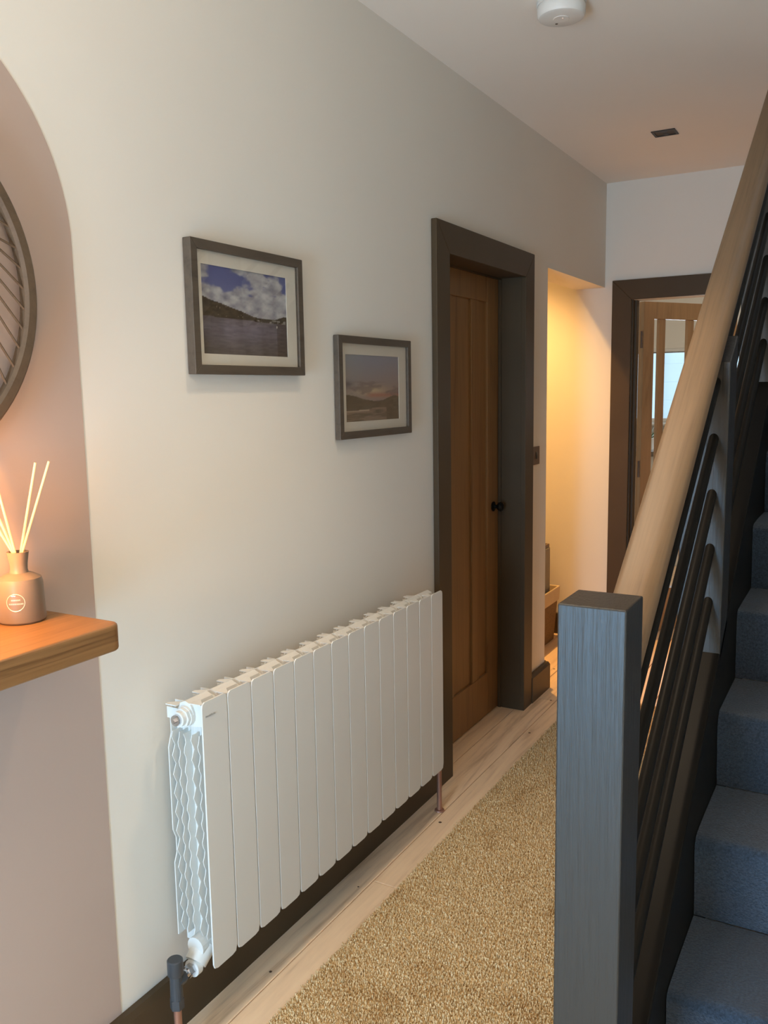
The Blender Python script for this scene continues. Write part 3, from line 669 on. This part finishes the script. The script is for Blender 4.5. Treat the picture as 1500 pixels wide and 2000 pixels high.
# ------------------------------------------------------------------ balustrade
NX0, NX1 = 0.9455, 1.0355; SL = 0.715; Y1 = 1.1587
zl = lambda off, y: off + SL * (y - Y1)
ba = thing('stair_banister', 'stair banister with slate-painted posts, dark round rails and oak handrail', 'banister', (0.99, 1.07, 0.0))
def newel(y0, z0, z1, nm='newel_post'):
    return obj(nm, MB().box(NX0, NX1, y0, y0 + 0.09, z0, z1), 'newel', ba, 0.0022, 2)
newel(1.0687, 0.0, 1.1162)['label'] = 'bottom newel post with brushed slate paint'
YN2, YN3 = 1.876, 2.672
for yn in (YN2, YN3):
    obj('newel_post', MB().prism([(yn, zl(0.30, yn)), (yn + 0.09, zl(0.30, yn + 0.09)), (yn + 0.09, zl(0.922, yn + 0.09)), (yn, zl(0.930, yn))], NX0, NX1, 'x'), 'newel', ba, 0.002, 2)
YE = 3.16
# handrail: rounded profile swept up the slope
hp = []
hx0, hx1, ht, hb = 0.957, 1.022, 0.985, 0.938
for cx_, cz_, a0_, r_c in ((hx1 - 0.024, ht - 0.024, 0, 0.024), (hx0 + 0.010, ht - 0.010, 90, 0.010), (hx0 + 0.012, hb + 0.012, 180, 0.012), (hx1 - 0.016, hb + 0.016, 270, 0.016)):
    for k in range(6): t = math.radians(a0_ + 18 * k); hp.append((cx_ + r_c * math.cos(t), cz_ + r_c * math.sin(t)))
def sweep(prof, ya, yb):
    n = len(prof); vs = [(x, ya, zl(z, ya)) for x, z in prof] + [(x, yb, zl(z, yb)) for x, z in prof]
    return MB().add(vs, [tuple(range(n))[::-1], tuple(range(n, 2 * n))] + [(i, (i + 1) % n, n + (i + 1) % n, n + i) for i in range(n)])
obj('handrail', sweep(hp, Y1 + 0.0005, YE), 'oak_rail', ba, smooth=True)['label'] = 'pale oak handrail with rounded edges'
BX = 1.008
for off in (0.888, 0.774, 0.659, 0.545, 0.431):
    rr_, rz = 0.0098, 0.0098 * 1.23
    pr = [(BX + rr_ * math.cos(t), off + rz * math.sin(t)) for t in [2 * math.pi * k / 20 for k in range(20)]]
    for ya, yb in ((Y1, YN2), (YN2 + 0.09, YN3), (YN3 + 0.09, YE)):
        obj('round_rail', sweep(pr, ya + 0.0004, yb - 0.0004), 'rails', ba, smooth=True)
# sloping bottom string between stair and hall
sp_ = [(1.1587, 0.0), (Y1, zl(0.320, Y1)), (3.9, zl(0.320, 3.9)), (3.9, zl(0.02, 3.9)), (1.50, 0.0)]
obj('string_board', MB().prism(sp_, NX0 + 0.012, NX1 - 0.0005, 'x'), 'rails', ba, 0.004)
obj('base_rail', sweep([(NX0, 0.300), (NX1, 0.300), (NX1, 0.3225), (NX0, 0.3225)], Y1 + 0.0005, 3.9), 'rails', ba, 0.003)
struct('wall_understairs', MB().prism([(1.52, 0.0), (3.9, zl(0.018, 3.9)), (YF - 0.002, zl(0.018, 3.9)), (YF - 0.002, 0.0)], NX0 + 0.02, NX1 - 0.01, 'x'), 'wall', 'panelled side below the stairs')

# ------------------------------------------------------------------ carpeted staircase
sta = thing('staircase', 'straight staircase covered in slate-blue carpet at the right', 'staircase', (1.5, 1.17, 0.0))
SX0, SX1 = NX1 + 0.0005, XS - 0.001
G, RS = 0.239, 0.169
def nose(k): return 1.403 + G * k, 0.366 + RS * k
ks = range(-1, 9)
for k in ks:
    y, z = nose(k); zb_ = nose(k - 1)[1] if k > -1 else 0.0
    rn = 0.020
    prof = []
    prof.append((y + 0.016, zb_ + 0.0005))
    prof.append((y + 0.010, zb_ + 0.035)); prof.append((y + 0.004, z - 0.075)); prof.append((y + 0.000, z - 0.045))
    for t in np.linspace(math.pi, math.pi / 2, 7): prof.append((y + rn + rn * math.cos(t), z - rn + rn * math.sin(t)))
    prof += [(y + 0.10, z + 0.001), (y + G + 0.014, z), (y + G + 0.014, zb_ + 0.0005)]
    mb = MB()
    # slice across the width so the carpet can bulge a little unevenly
    ncut = 10; n = len(prof); vs = []
    for i in range(ncut + 1):
        x = SX0 + (SX1 - SX0) * i / ncut
        for j, (yy, zz) in enumerate(prof):
            wv = 0.003 * math.sin(i * 2.1 + k * 1.7 + j * 0.6) if 0 < j < n - 2 else 0
            vs.append((x, yy + wv, zz + wv * 0.5))
    fs = [tuple(range(n))[::-1], tuple(ncut * n + j for j in range(n))]
    for i in range(ncut):
        for j in range(n): fs.append((i * n + j, i * n + (j + 1) % n, (i + 1) * n + (j + 1) % n, (i + 1) * n + j))
    mb.add(vs, fs)
    obj('step', mb, 'carpet', sta, smooth=True)

# ------------------------------------------------------------------ things in the passage
bk = thing('storage_bin', 'brown tapered storage bin with cream band and grey top on the passage floor', 'bin', (-0.42, 4.36, 0.0))
def frustum(cx_, cy_, hx, hy, z0, z1, k0, k1, t=0.01, top_open=True):
    g = MB(); vs = []
    for z, k in ((z0, k0), (z1, k1)):
        for sx, sy in ((-1, -1), (1, -1), (1, 1), (-1, 1)): vs.append((cx_ + sx * hx * k, cy_ + sy * hy * k, z))
    for z, k in ((z1, k1), (z0 + 0.01, k0)):
        for sx, sy in ((-1, -1), (1, -1), (1, 1), (-1, 1)): vs.append((cx_ + sx * (hx * k - t), cy_ + sy * (hy * k - t), z))
    fs = [(3, 2, 1, 0)]
    for a in (0, 4, 8):
        for i in range(4): fs.append((a + i, a + (i + 1) % 4, a + 4 + (i + 1) % 4, a + 4 + i))
    fs.append((12, 13, 14, 15)); return g.add(vs, fs)
BXc, BYc = -0.385, 4.385
obj('body', frustum(BXc, BYc, 0.185, 0.195, 0.0, 0.235, 0.90, 0.985), 'basket', bk, 0.006)
obj('liner_band', frustum(BXc, BYc, 0.192, 0.203, 0.225, 0.305, 0.985, 1.0, 0.012), 'liner', bk, 0.004)['label'] = 'cream band round the top'
obj('inner_bin', frustum(BXc + 0.0, BYc - 0.02, 0.186, 0.165, 0.012, 0.535, 0.86, 0.86), 'greybag', bk, 0.006)['label'] = 'grey tapered inner bin'
obj('rim', frustum(BXc + 0.0, BYc - 0.02, 0.156, 0.138, 0.536, 0.554, 1.0, 1.0), 'bronze', bk, 0.002)['label'] = 'dark rim'
tag(obj('bundle', MB().lathe([(0.03, 0.5545), (0.10, 0.575), (0.12, 0.62), (0.10, 0.69), (0.04, 0.76)], (BXc + 0.01, BYc - 0.02, 0), 24), 'greybag', None, smooth=True), 'rounded grey bundle lying on top of the storage bin', 'bundle')

# ------------------------------------------------------------------ far room: worktop and things under the window
wt = thing('worktop', 'grey worktop below the far window, seen through the door glass', 'worktop', (0.1, 7.15, 0))
obj('top', MB().box(-0.9, 1.2, 6.85, YW - 0.002, 0.86, 0.90), 'frame', wt, 0.004)
obj('cabinet_front', MB().box(-0.9, 1.2, 6.90, YW - 0.002, 0, 0.86), 'plastic', wt, 0.004)
pot = thing('potted_plant', 'small leafy plant in a white pot on the far worktop', 'plant', (-0.28, 7.05, 0.90))
obj('pot', MB().lathe([(0.04, 0.001), (0.055, 0.09), (0.05, 0.09), (0.045, 0.08)], (-0.28, 7.05, 0.90), 20), 'plastic', pot, smooth=True)
lf = MB()
for k in range(26):
    a = rnd.uniform(0, 6.28); e = rnd.uniform(0.3, 1.2); L = rnd.uniform(0.07, 0.14)
    b_ = Vector((-0.28, 7.05, 0.98)); d_ = Vector((math.cos(a) * math.cos(e), math.sin(a) * math.cos(e), math.sin(e))); s_ = Vector((-math.sin(a), math.cos(a), 0)) * 0.012
    lf.add([b_, b_ + d_ * L * .5 + s_, b_ + d_ * L, b_ + d_ * L * .5 - s_], [(0, 1, 2, 3)])
lo = obj('leaves', lf, 'leaf', pot); lo['kind'] = 'stuff'
tag(obj('canister', MB().lathe([(0.05, 0.9005), (0.052, 0.91), (0.052, 1.02), (0.048, 1.03), (0.02, 1.035)], (-0.10, 7.0, 0), 24), 'greybag', None, smooth=True), 'grey canister beside the plant on the far worktop', 'canister')
